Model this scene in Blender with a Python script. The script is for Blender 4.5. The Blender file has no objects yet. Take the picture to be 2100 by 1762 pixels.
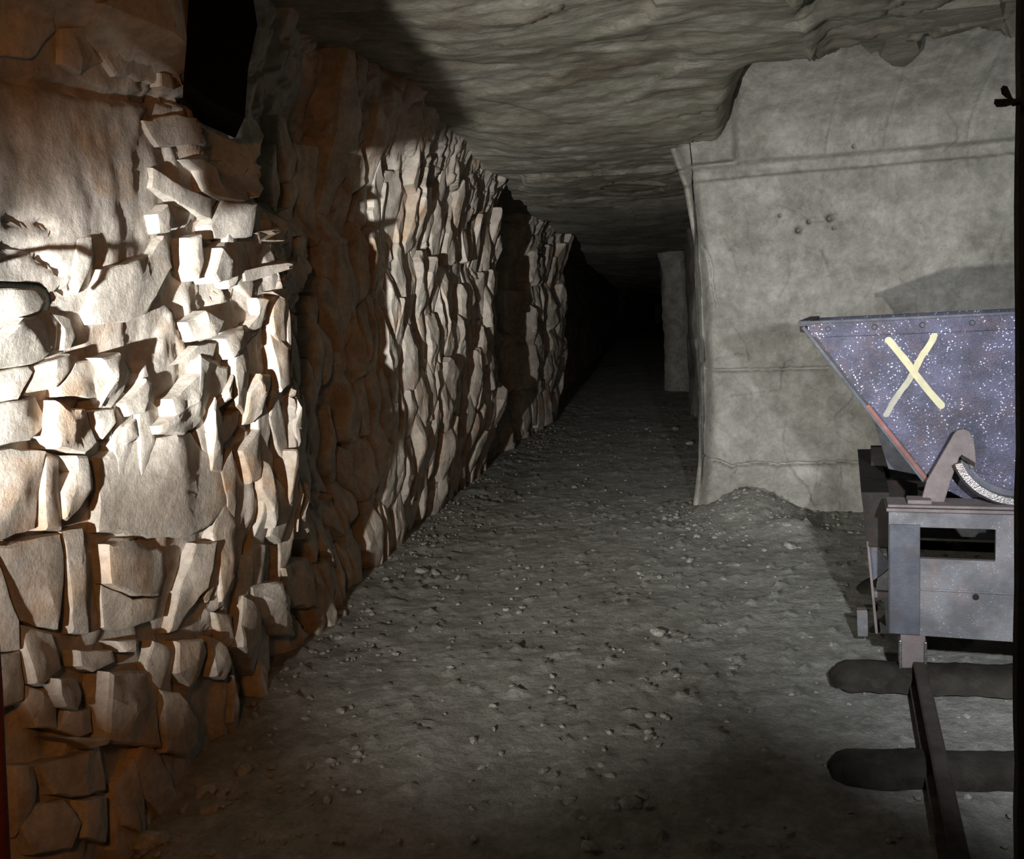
import bpy, bmesh, math, random
import numpy as np
from mathutils import Vector, Matrix, noise as mn
random.seed(7); RS = np.random.RandomState(11)
scene = bpy.context.scene
COL = scene.collection

# ------------------------------------------------------------------ camera
F = 1819.0; CZ = 1.35; ROLL = math.radians(3.0)
PITCH = math.radians(6.969); YAW = math.radians(11.178)
fw = Vector((-math.sin(YAW)*math.cos(PITCH), math.cos(YAW)*math.cos(PITCH), -math.sin(PITCH)))
r0 = Vector((math.cos(YAW), math.sin(YAW), 0)); u0 = r0.cross(fw)
rt = r0*math.cos(ROLL) - u0*math.sin(ROLL)
up = u0*math.cos(ROLL) + r0*math.sin(ROLL)
CAMP = Vector((0, 0, CZ))
cd = bpy.data.cameras.new('camera'); cam = bpy.data.objects.new('camera', cd); COL.objects.link(cam)
m = Matrix.Identity(4)
for i in range(3):
    m[i][0] = rt[i]; m[i][1] = up[i]; m[i][2] = -fw[i]; m[i][3] = CAMP[i]
cam.matrix_world = m
cd.sensor_width = 36; cd.lens = F*36/2100; cd.clip_start = 0.05; cd.clip_end = 200
scene.camera = cam

# ------------------------------------------------------------------ light and exposure
scene.view_settings.view_transform = 'Standard'
try: scene.view_settings.look = 'None'
except Exception: pass
scene.view_settings.exposure = 0.0; scene.view_settings.gamma = 1.0
scene.view_settings.use_curve_mapping = False
w = bpy.data.worlds.new('underground dark'); scene.world = w; w.use_nodes = True
w.node_tree.nodes['Background'].inputs[0].default_value = (0.8, 0.85, 0.6, 1)
w.node_tree.nodes['Background'].inputs[1].default_value = 0.004

def spot(name, loc, target, power, size, blend, color, radius):
    l = bpy.data.lights.new(name, 'SPOT'); l.energy = power; l.color = color
    l.spot_size = math.radians(size); l.spot_blend = blend; l.shadow_soft_size = radius
    o = bpy.data.objects.new(name, l); COL.objects.link(o); o.location = loc
    o.rotation_euler = (Vector(target)-Vector(loc)).to_track_quat('-Z', 'Y').to_euler()
    return o
def point(name, loc, power, color, radius):
    l = bpy.data.lights.new(name, 'POINT'); l.energy = power; l.color = color; l.shadow_soft_size = radius
    o = bpy.data.objects.new(name, l); COL.objects.link(o); o.location = loc
    return o
TORCH = (-1.10, 0.0, 1.00)
spot('torch_beam', TORCH, (-1.50, 2.45, 1.40), 1000, 24, 1.0, (0.97, 0.99, 1.0), 0.02)
spot('torch_spill', TORCH, (-0.20, 6.0, 1.45), 740, 60, 0.9, (1.0, 0.985, 0.95), 0.02)
spot('raised_torch', (-1.08, 0.10, 1.95), (0.25, 7.0, 1.15), 170, 50, 0.9, (0.98, 0.99, 1.0), 0.02)
spot('hand_lamp', (0.55, 0.70, 1.42), (2.20, 5.7, 0.30), 430, 70, 0.9, (0.90, 0.93, 1.0), 0.03)
spot('warm_lamp', (-0.25, -0.25, 1.80), (-1.9, 2.7, 1.10), 46, 72, 0.9, (1.0, 0.36, 0.07), 0.10)
point('fill_point', (-0.2, -0.2, 1.75), 3.0, (1.0, 0.80, 0.52), 0.12)  # added fill without a visible source, lifts the floor and shadow tones

# ------------------------------------------------------------------ helpers
def ray(px, py): return fw*F + rt*(px-1050) - up*(py-881)
def hit(px, py, origin, normal):
    d = ray(px, py); n = Vector(normal)
    return CAMP + d*((Vector(origin)-CAMP).dot(n)/d.dot(n))
def tag(o, label=None, cat=None, group=None, kind=None):
    if label: o['label'] = label
    if cat: o['category'] = cat
    if group: o['group'] = group
    if kind: o['kind'] = kind
    return o
def mesh_obj(name, verts, faces, mat, parent=None, smooth=True, sharp=None):
    me = bpy.data.meshes.new(name); me.from_pydata([tuple(v) for v in verts], [], faces); me.update()
    bm = bmesh.new(); bm.from_mesh(me); bmesh.ops.recalc_face_normals(bm, faces=bm.faces); bm.to_mesh(me); bm.free()
    if smooth:
        me.polygons.foreach_set('use_smooth', [True]*len(me.polygons))
        if sharp: me.set_sharp_from_angle(angle=math.radians(sharp))
    me.materials.append(mat)
    o = bpy.data.objects.new(name, me); COL.objects.link(o)
    if parent: o.parent = parent
    return o
def bm_obj(name, bm, mat, parent=None, smooth=False, sharp=30, bevel=0):
    me = bpy.data.meshes.new(name); bm.to_mesh(me); bm.free()
    if smooth:
        me.polygons.foreach_set('use_smooth', [True]*len(me.polygons)); me.set_sharp_from_angle(angle=math.radians(sharp))
    me.materials.append(mat)
    o = bpy.data.objects.new(name, me); COL.objects.link(o)
    if parent: o.parent = parent
    if bevel:
        b = o.modifiers.new('bevel', 'BEVEL'); b.width = bevel; b.segments = 2; b.limit_method = 'ANGLE'
    return o
def grid_obj(name, P, mat, parent=None, flip=False):
    n, k = P.shape[:2]
    idx = np.arange(n*k).reshape(n, k)
    a, b, c, d = idx[:-1, :-1], idx[1:, :-1], idx[1:, 1:], idx[:-1, 1:]
    q = np.stack([a, b, c, d] if not flip else [a, d, c, b], -1).reshape(-1, 4)
    me = bpy.data.meshes.new(name)
    me.vertices.add(n*k); me.vertices.foreach_set('co', P.reshape(-1).astype(np.float32))
    me.loops.add(q.size); me.loops.foreach_set('vertex_index', q.reshape(-1).astype(np.int32))
    me.polygons.add(len(q)); me.polygons.foreach_set('loop_start', np.arange(0, q.size, 4, dtype=np.int32))
    me.update(calc_edges=True); me.validate()
    me.polygons.foreach_set('use_smooth', [True]*len(me.polygons))
    me.materials.append(mat)
    o = bpy.data.objects.new(name, me); COL.objects.link(o)
    if parent: o.parent = parent
    return o

# vectorised gradient-free value noise and cellular noise
def _h(x, y, s):
    n = (x.astype(np.int64)*374761393 + y.astype(np.int64)*668265263 + s*974711) & 0x7fffffff
    n = ((n ^ (n >> 13))*1274126177) & 0x7fffffff
    n = n ^ (n >> 16)
    return (n & 0xfffff)/float(0xfffff)
def vnoise(x, y, s=0):
    xi, yi = np.floor(x), np.floor(y); fx, fy = x-xi, y-yi
    fx = fx*fx*fx*(fx*(fx*6-15)+10); fy = fy*fy*fy*(fy*(fy*6-15)+10)
    a, b = _h(xi, yi, s), _h(xi+1, yi, s); c, d = _h(xi, yi+1, s), _h(xi+1, yi+1, s)
    return (a+(b-a)*fx)*(1-fy)+(c+(d-c)*fx)*fy - 0.5
def fbm(x, y, s=0, o=5, g=0.5):
    r = 0*x; a = 1.0
    for i in range(o):
        r = r + a*vnoise(x, y, s+i*17); x = x*2.03+3.1; y = y*2.03+1.7; a *= g
    return r
def cell(x, y, s=0, tilt=0.6, jit=0.9):
    """faceted cells: every cell is a tilted plane at its own height; returns (height, edge distance)"""
    xi, yi = np.floor(x), np.floor(y)
    d1 = np.full(x.shape, 9.); d2 = np.full(x.shape, 9.); hh = np.zeros(x.shape)
    for dx in (-1, 0, 1):
        for dy in (-1, 0, 1):
            cx, cy = xi+dx, yi+dy
            px = cx+0.5+jit*(_h(cx, cy, s)-0.5); py = cy+0.5+jit*(_h(cx, cy, s+1)-0.5)
            d = np.hypot(x-px, y-py)
            h = _h(cx, cy, s+2)-0.5 + tilt*((x-px)*(_h(cx, cy, s+3)-0.5)+(y-py)*(_h(cx, cy, s+4)-0.5))*2
            nr = d < d1
            d2 = np.where(nr, d1, np.minimum(d2, d)); hh = np.where(nr, h, hh); d1 = np.where(nr, d, d1)
    return hh, d2-d1
def sstep(a, b, x):
    t = np.clip((x-a)/(b-a), 0, 1); return t*t*(3-2*t)
def polyline_dist(X, Y, pts):
    D = np.full(X.shape, 9.)
    for (x0, y0), (x1, y1) in zip(pts[:-1], pts[1:]):
        dx, dy = x1-x0, y1-y0; L = dx*dx+dy*dy+1e-9
        t = np.clip(((X-x0)*dx+(Y-y0)*dy)/L, 0, 1)
        D = np.minimum(D, np.hypot(X-x0-t*dx, Y-y0-t*dy))
    return D
def in_poly(X, Y, poly):
    ins = np.zeros(np.shape(X), bool); n = len(poly)
    for i in range(n):
        x0, y0 = poly[i]; x1, y1 = poly[(i+1) % n]
        if y0 == y1: continue
        c = ((y0 > Y) != (y1 > Y)) & (X < (x1-x0)*(Y-y0)/(y1-y0)+x0)
        ins ^= c
    return ins

# ------------------------------------------------------------------ materials
def mat_rock(name, c1, c2, stain, stain_amt=0.35, bump=0.35, scale=1.0, rough=0.9, rust=0.0, stretch=(1, 1, 1), mott=0.62):
    m = bpy.data.materials.new(name); m.use_nodes = True; nt = m.node_tree; N = nt.nodes; L = nt.links
    bs = N['Principled BSDF']; bs.inputs['Roughness'].default_value = rough
    bs.inputs['Specular IOR Level'].default_value = 0.25
    tc = N.new('ShaderNodeNewGeometry')
    mp = N.new('ShaderNodeMapping'); mp.inputs['Scale'].default_value = stretch; L.new(tc.outputs['Position'], mp.inputs[0])
    def nz(sc, det, ro=0.6, dist=0.0):
        n = N.new('ShaderNodeTexNoise'); n.inputs['Scale'].default_value = sc*scale; n.inputs['Detail'].default_value = det
        n.inputs['Roughness'].default_value = ro; n.inputs['Distortion'].default_value = dist
        L.new(mp.outputs[0], n.inputs[0]); return n
    def ramp(src, a, b, ca=(0, 0, 0, 1), cb=(1, 1, 1, 1)):
        r = N.new('ShaderNodeValToRGB'); r.color_ramp.elements[0].position = a; r.color_ramp.elements[1].position = b
        r.color_ramp.elements[0].color = ca; r.color_ramp.elements[1].color = cb; L.new(src, r.inputs[0]); return r
    def mix(fac, a, b, mode='MIX'):
        x = N.new('ShaderNodeMix'); x.data_type = 'RGBA'; x.blend_type = mode
        if isinstance(fac, float): x.inputs[0].default_value = fac
        else: L.new(fac, x.inputs[0])
        for s, v in ((6, a), (7, b)):
            if isinstance(v, tuple): x.inputs[s].default_value = v+(1,)
            else: L.new(v, x.inputs[s])
        return x.outputs[2]
    base = mix(ramp(nz(2.2, 8).outputs[0], 0.38, 0.62).outputs[0], c1, c2)
    st = ramp(nz(1.3, 10, 0.72, 0.6).outputs[0], 0.50, 0.66)
    ma = N.new('ShaderNodeMath'); ma.operation = 'MULTIPLY'; ma.inputs[1].default_value = stain_amt; L.new(st.outputs[0], ma.inputs[0])
    base = mix(ma.outputs[0], base, stain)
    if rust > 0:
        rs = ramp(nz(3.4, 7, 0.6, 0.4).outputs[0], 0.52, 0.72)
        mb = N.new('ShaderNodeMath'); mb.operation = 'MULTIPLY'; mb.inputs[1].default_value = rust; L.new(rs.outputs[0], mb.inputs[0])
        base = mix(mb.outputs[0], base, (0.46, 0.24, 0.09))
    # blotches of damp and dust at hand size, and finer mottling
    mo = ramp(nz(5.5, 12, 0.75, 0.3).outputs[0], 0.34, 0.66, (mott, mott, mott*0.97, 1), (1.12, 1.12, 1.12, 1))
    base = mix(1.0, base, mo.outputs[0], 'MULTIPLY')
    mo2 = ramp(nz(19, 8, 0.75).outputs[0], 0.36, 0.60, (0.80, 0.79, 0.76, 1), (1.06, 1.06, 1.06, 1))
    base = mix(0.9, base, mo2.outputs[0], 'MULTIPLY')
    # fine dark specks
    sp = ramp(nz(46, 4, 0.7).outputs[0], 0.30, 0.40, (0.45, 0.45, 0.43, 1), (1, 1, 1, 1))
    base = mix(0.55, base, sp.outputs[0], 'MULTIPLY')
    L.new(base, bs.inputs['Base Color'])
    n1 = nz(9, 12, 0.68); n2 = nz(60, 6, 0.7)
    ad = N.new('ShaderNodeMath'); ad.operation = 'MULTIPLY_ADD'; ad.inputs[1].default_value = 0.22
    L.new(n2.outputs[0], ad.inputs[0]); L.new(n1.outputs[0], ad.inputs[2])
    bp = N.new('ShaderNodeBump'); bp.inputs['Strength'].default_value = bump; bp.inputs['Distance'].default_value = 0.05
    L.new(ad.outputs[0], bp.inputs['Height']); L.new(bp.outputs[0], bs.inputs['Normal'])
    return m
def mat_metal(name, c1, c2, rust, rust_amt=0.5, metallic=0.4, rough=0.5, bump=0.3, scale=1.0, spark=0.0):
    m = bpy.data.materials.new(name); m.use_nodes = True; nt = m.node_tree; N = nt.nodes; L = nt.links
    bs = N['Principled BSDF']; bs.inputs['Metallic'].default_value = metallic
    tc = N.new('ShaderNodeNewGeometry')
    def nz(sc, det, ro=0.6):
        n = N.new('ShaderNodeTexNoise'); n.inputs['Scale'].default_value = sc*scale; n.inputs['Detail'].default_value = det
        n.inputs['Roughness'].default_value = ro; L.new(tc.outputs['Position'], n.inputs[0]); return n
    def ramp(src, a, b, ca=(0, 0, 0, 1), cb=(1, 1, 1, 1)):
        r = N.new('ShaderNodeValToRGB'); r.color_ramp.elements[0].position = a; r.color_ramp.elements[1].position = b
        r.color_ramp.elements[0].color = ca; r.color_ramp.elements[1].color = cb; L.new(src, r.inputs[0]); return r
    def mix(fac, a, b):
        x = N.new('ShaderNodeMix'); x.data_type = 'RGBA'; L.new(fac, x.inputs[0])
        for s, v in ((6, a), (7, b)):
            if isinstance(v, tuple): x.inputs[s].default_value = v+(1,)
            else: L.new(v, x.inputs[s])
        return x.outputs[2]
    base = mix(ramp(nz(7, 6).outputs[0], 0.4, 0.6).outputs[0], c1, c2)
    r = ramp(nz(11, 8, 0.7).outputs[0], 0.5, 0.64)
    ma = N.new('ShaderNodeMath'); ma.operation = 'MULTIPLY'; ma.inputs[1].default_value = rust_amt; L.new(r.outputs[0], ma.inputs[0])
    base = mix(ma.outputs[0], base, rust)
    fine = nz(150, 3, 0.7)
    if spark > 0:   # painted sparkle: pale dots for glinting grains and droplets on the plate
        vo = N.new('ShaderNodeTexVoronoi'); vo.inputs['Scale'].default_value = 105; L.new(tc.outputs['Position'], vo.inputs[0])
        dot = ramp(vo.outputs['Distance'], 0.16, 0.30, (1, 1, 1, 1), (0, 0, 0, 1))
        pick = ramp(vo.outputs['Color'], 0.30, 0.46)
        patch = ramp(nz(14, 3).outputs[0], 0.42, 0.56)
        m1 = N.new('ShaderNodeMath'); m1.operation = 'MULTIPLY'; L.new(dot.outputs[0], m1.inputs[0]); L.new(pick.outputs[0], m1.inputs[1])
        m2 = N.new('ShaderNodeMath'); m2.operation = 'MULTIPLY'; L.new(m1.outputs[0], m2.inputs[0]); L.new(patch.outputs[0], m2.inputs[1])
        m3 = N.new('ShaderNodeMath'); m3.operation = 'MULTIPLY'; L.new(m2.outputs[0], m3.inputs[0]); m3.inputs[1].default_value = spark
        base = mix(m3.outputs[0], base, (0.62, 0.64, 0.78))
    L.new(base, bs.inputs['Base Color'])
    rr = ramp(nz(30, 5).outputs[0], 0.3, 0.7, (rough*0.75,)*3+(1,), (min(1, rough*1.3),)*3+(1,)); L.new(rr.outputs[0], bs.inputs['Roughness'])
    bp = N.new('ShaderNodeBump'); bp.inputs['Strength'].default_value = bump; bp.inputs['Distance'].default_value = 0.004
    L.new(fine.outputs[0], bp.inputs['Height']); L.new(bp.outputs[0], bs.inputs['Normal'])
    return m
M_left = mat_rock('fractured_limestone', (0.54, 0.485, 0.425), (0.42, 0.375, 0.33), (0.27, 0.26, 0.25), 0.45, 0.3, 1.0, rust=0.65)
M_stone = mat_rock('limestone_block', (0.56, 0.51, 0.445), (0.45, 0.395, 0.34), (0.32, 0.30, 0.28), 0.45, 0.3, 1.1, rust=0.65)
M_chalk = mat_rock('grey_chalk_wall', (0.44, 0.43, 0.39), (0.34, 0.332, 0.295), (0.19, 0.18, 0.15), 0.55, 0.28, 1.0)
M_ceil = mat_rock('stained_ceiling_rock', (0.37, 0.352, 0.30), (0.26, 0.242, 0.192), (0.15, 0.11, 0.075), 0.7, 0.35, 1.6, stretch=(0.5, 1.3, 1))
M_floor = mat_rock('trodden_chalk_dust', (0.38, 0.38, 0.345), (0.30, 0.297, 0.26), (0.19, 0.185, 0.155), 0.5, 0.6, 2.5)
M_clod = mat_rock('pale_clod', (0.42, 0.41, 0.37), (0.32, 0.31, 0.28), (0.2, 0.19, 0.16), 0.4, 0.4, 6)
M_hop = mat_metal('gritty_hopper_steel', (0.035, 0.035, 0.055), (0.075, 0.075, 0.12), (0.10, 0.055, 0.05), 0.35, 0.25, 0.45, 0.9, spark=0.95)
M_frame = mat_metal('dusty_grey_steel', (0.10, 0.10, 0.105), (0.17, 0.17, 0.175), (0.17, 0.12, 0.105), 0.5, 0.15, 0.7, 0.5, spark=0.25)
M_dark = mat_metal('dark_blue_steel', (0.06, 0.065, 0.08), (0.09, 0.095, 0.11), (0.08, 0.06, 0.05), 0.4, 0.2, 0.7, 0.5)
M_rust = mat_metal('pink_brown_rust', (0.13, 0.108, 0.105), (0.17, 0.145, 0.14), (0.12, 0.075, 0.065), 0.4, 0.1, 0.75, 0.5)
M_redrust = mat_metal('red_rust_edge', (0.16, 0.06, 0.05), (0.20, 0.09, 0.075), (0.1, 0.06, 0.05), 0.4, 0.1, 0.8, 0.4)
M_shiny = mat_metal('worn_bright_steel', (0.20, 0.19, 0.18), (0.28, 0.26, 0.25), (0.1, 0.06, 0.04), 0.35, 0.8, 0.3, 0.5)
M_black = mat_metal('sooty_iron', (0.018, 0.017, 0.016), (0.03, 0.027, 0.024), (0.04, 0.022, 0.014), 0.5, 0.1, 0.8, 0.5)
M_rail = mat_metal('rusty_rail_steel', (0.045, 0.04, 0.035), (0.07, 0.062, 0.055), (0.07, 0.045, 0.03), 0.5, 0.15, 0.75, 0.6)
M_wood = mat_metal('old_sleeper_wood', (0.020, 0.018, 0.014), (0.04, 0.036, 0.028), (0.075, 0.068, 0.055), 0.4, 0.0, 0.95, 0.9)
M_paint = mat_metal('cream_yellow_paint', (0.44, 0.42, 0.25), (0.37, 0.35, 0.22), (0.40, 0.28, 0.17), 0.5, 0.0, 0.7, 0.3)

for mm in (M_wood, M_rail, M_black): mm.node_tree.nodes['Principled BSDF'].inputs['Specular IOR Level'].default_value = 0.15
# ------------------------------------------------------------------ left wall: one surface function used by wall and stones
YK = np.array([0.0, 1.2, 1.9, 2.4, 2.9, 3.15, 3.45, 4.2, 4.7, 5.4, 6.6, 7.55, 7.85, 9.5, 9.8, 12.0, 12.4, 18, 32])
XK = np.array([-1.5, -1.52, -1.53, -1.51, -1.485, -1.48, -1.74, -1.84, -1.72, -1.66, -1.63, -1.61, -1.98, -1.98, -1.74, -1.62, -2.15, -2.2, -2.4])
def Wl(y, z):
    y = np.asarray(y, float); z = np.asarray(z, float)
    mid = np.interp(y, YK, XK)
    foot = np.interp(y, [0, 2.1, 3.2, 4, 5.4, 8, 11.3, 14, 32], [-1.45, -1.49, -1.62, -1.70, -1.80, -1.83, -1.72, -2.0, -2.4])
    k = sstep(0.0, 0.75, z)
    b = foot*(1-k)+np.minimum(mid, 9)*k
    b = b + 0.26*np.clip((z-1.75)/0.95, 0, 1)**1.6*sstep(2.6, 3.6, y)
    b = b - 0.11*sstep(2.68, 2.80, y+0.25*(z-2.0))*sstep(1.78, 1.92, z)*(1-sstep(3.9, 5.2, y))
    b = b - 0.035*sstep(2.62, 2.70, y)*(1-sstep(0.62, 0.74, z))*(1-sstep(3.2, 3.4, y))
    b = b + 0.12*sstep(2.13, 2.19, z)*(1-sstep(2.6, 3.3, y))
    return b
def unwall(px, py, off=0.0):
    x = -1.6
    d = ray(px, py)
    for _ in range(14):
        P = CAMP + d*((x-0.0)/d.x)
        x = 0.5*x + 0.5*(float(Wl(P.y, P.z))+off)
    return CAMP + d*(x/d.x)
yy = np.concatenate([np.arange(0.9, 8.0, 0.016), np.arange(8.0, 13.0, 0.035), np.arange(13.0, 80.0, 0.25)])
zz = np.arange(-0.15, 3.05, 0.016)
Y, Z = np.meshgrid(yy, zz, indexing='ij')
# chamfered look: facets, coarse then fine; upper-left face is a smooth sheet of rock
wx = Y + 0.12*fbm(Y*2.2, Z*2.2, 5, 3); wz = Z + 0.10*fbm(Y*2.2+9, Z*2.2, 8, 3)
smooth = (1-sstep(2.0, 2.5, Y+0.35*(1.55-Z)))*sstep(1.15, 1.4, Z)
hA, eA = cell(wx*3.2, wz*2.1, 21, 0.8)
hB, eB = cell(wx*7.5+0.7*wz, wz*3.4, 31, 0.9)
hC, eC = cell(wx*15+1.0*wz, wz*7.5, 41, 0.9)
rough = 0.5+0.5*sstep(2.2, 2.8, Y)
lo = 0.34+0.66*sstep(2.9, 3.5, Y)
D = (0.075*hA*lo + 0.050*hB*rough*lo + 0.022*hC*rough*lo)*(1-0.8*smooth)
D += -0.018*(1-sstep(0, 0.12, eB))*(1-smooth)*rough*lo
D += (0.018+0.017*lo)*fbm(Y*1.6, Z*1.6, 51, 6) + 0.008*fbm(Y*14, Z*9, 61, 4)
D += 0.02*(fbm(Y*26, Z*4, 77, 3))*sstep(4.2, 4.8, Y)
X = Wl(Y, Z) + D - 0.015*(1-smooth)
# crack of the ledge below the upper block
lp = [unwall(*p) for p in [(-60, 145), (105, 175), (240, 200), (400, 215), (540, 262), (600, 270)]]
dl = polyline_dist(Y, Z, [(p.y, p.z) for p in lp])
X -= 0.05*np.exp(-(dl/0.010)**2)
for pts in ([(60, 1000), (64, 1120), (30, 1230), (36, 1330), (55, 1440)], [(0, 455), (60, 450), (95, 470)], [(98, 612), (150, 585)], [(0, 505), (70, 520), (120, 560)]):
    q = [unwall(*p) for p in pts]
    X -= 0.03*np.exp(-(polyline_dist(Y, Z, [(p.y, p.z) for p in q])/0.007)**2)
# deep slot hewn beside the block
sl = [unwall(*p, 0.0) for p in [(384, -200), (383, 60), (382, 165), (430, 205), (502, 240), (512, 120), (530, 45), (530, -200)]]
ins = in_poly(Y, Z, [(p.y, p.z) for p in sl])
wall_left = tag(grid_obj('wall_left', np.stack([X, Y, Z], -1), M_left), kind='structure')

# ------------------------------------------------------------------ stones of the left wall
def stone_mesh(P2, off_fn, prot, seed, res=1):
    """P2: outline as (y, z) pairs; block standing out of the wall by prot"""
    rnd = random.Random(seed)
    n0 = len(P2); cy = sum(p[0] for p in P2)/n0; cz = sum(p[1] for p in P2)/n0
    size = max(max(abs(p[0]-cy), abs(p[1]-cz)) for p in P2)
    pts = []
    for i in range(n0):
        a = P2[i]; b = P2[(i+1) % n0]; L = math.hypot(b[0]-a[0], b[1]-a[1]); k = max(1, min(6, int(L/(0.035*res)+0.5)))
        for j in range(k):
            t = j/k; q = (a[0]+(b[0]-a[0])*t, a[1]+(b[1]-a[1])*t)
            jy = mn.noise(Vector((q[0]*25, q[1]*25, seed)))*0.05*size
            jz = mn.noise(Vector((q[0]*25+7, q[1]*25, seed)))*0.05*size
            pts.append((q[0]+jy, q[1]+jz))
    n = len(pts); V = []; Fc = []
    ty, tz = rnd.uniform(-0.22, 0.10), rnd.uniform(-0.15, 0.15)
    b2 = min(0.07, 0.014/max(size, 0.03))
    kk = min(1.0, prot/0.04)
    PL = [(kk*(ty+rnd.uniform(-0.35, 0.35)), kk*(tz+rnd.uniform(-0.25, 0.25)), kk*rnd.uniform(0, 0.25)*size*0.4) for _ in range(4)]
    rings = [(1.0, -0.10), (1.0, 0.35*prot), (1.0-0.3*b2, 0.86*prot), (1.0-1.4*b2, 0.99*prot), (0.80, 1.02*prot), (0.6, 1.04*prot), (0.4, 1.05*prot), (0.2, 1.06*prot)]
    ridge = rnd.uniform(-0.5, 0.5); ra = rnd.uniform(0, 3.14)
    for s, h in rings:
        for (a, b) in pts:
            y = cy+(a-cy)*s; z = cz+(b-cz)*s
            x = float(off_fn(y, z)) + h
            if h > 0.3*prot:
                dy, dz = y-cy, z-cz
                e = min(a_*dy+b_*dz+c_ for a_, b_, c_ in PL)
                e += 0.30*prot*mn.fractal(Vector((y*7, z*5, seed*1.7)), 0.8, 2.2, 3)*min(1, 0.5+0.12/max(size, .05))
                x += max(-0.5*prot, e)
            V.append((x, y, z))
    V.append((float(off_fn(cy, cz))+1.06*prot + 0.30*prot*mn.fractal(Vector((cy*7, cz*5, seed*1.7)), 0.8, 2.2, 3)*min(1, 0.5+0.12/max(size, .05)) + min(c_ for a_, b_, c_ in PL), cy, cz))
    R = len(rings)
    for r in range(R-1):
        for i in range(n):
            j = (i+1) % n; Fc.append((r*n+i, r*n+j, (r+1)*n+j, (r+1)*n+i))
    for i in range(n): Fc.append(((R-1)*n+i, (R-1)*n+(i+1) % n, R*n))
    return V, Fc
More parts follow.
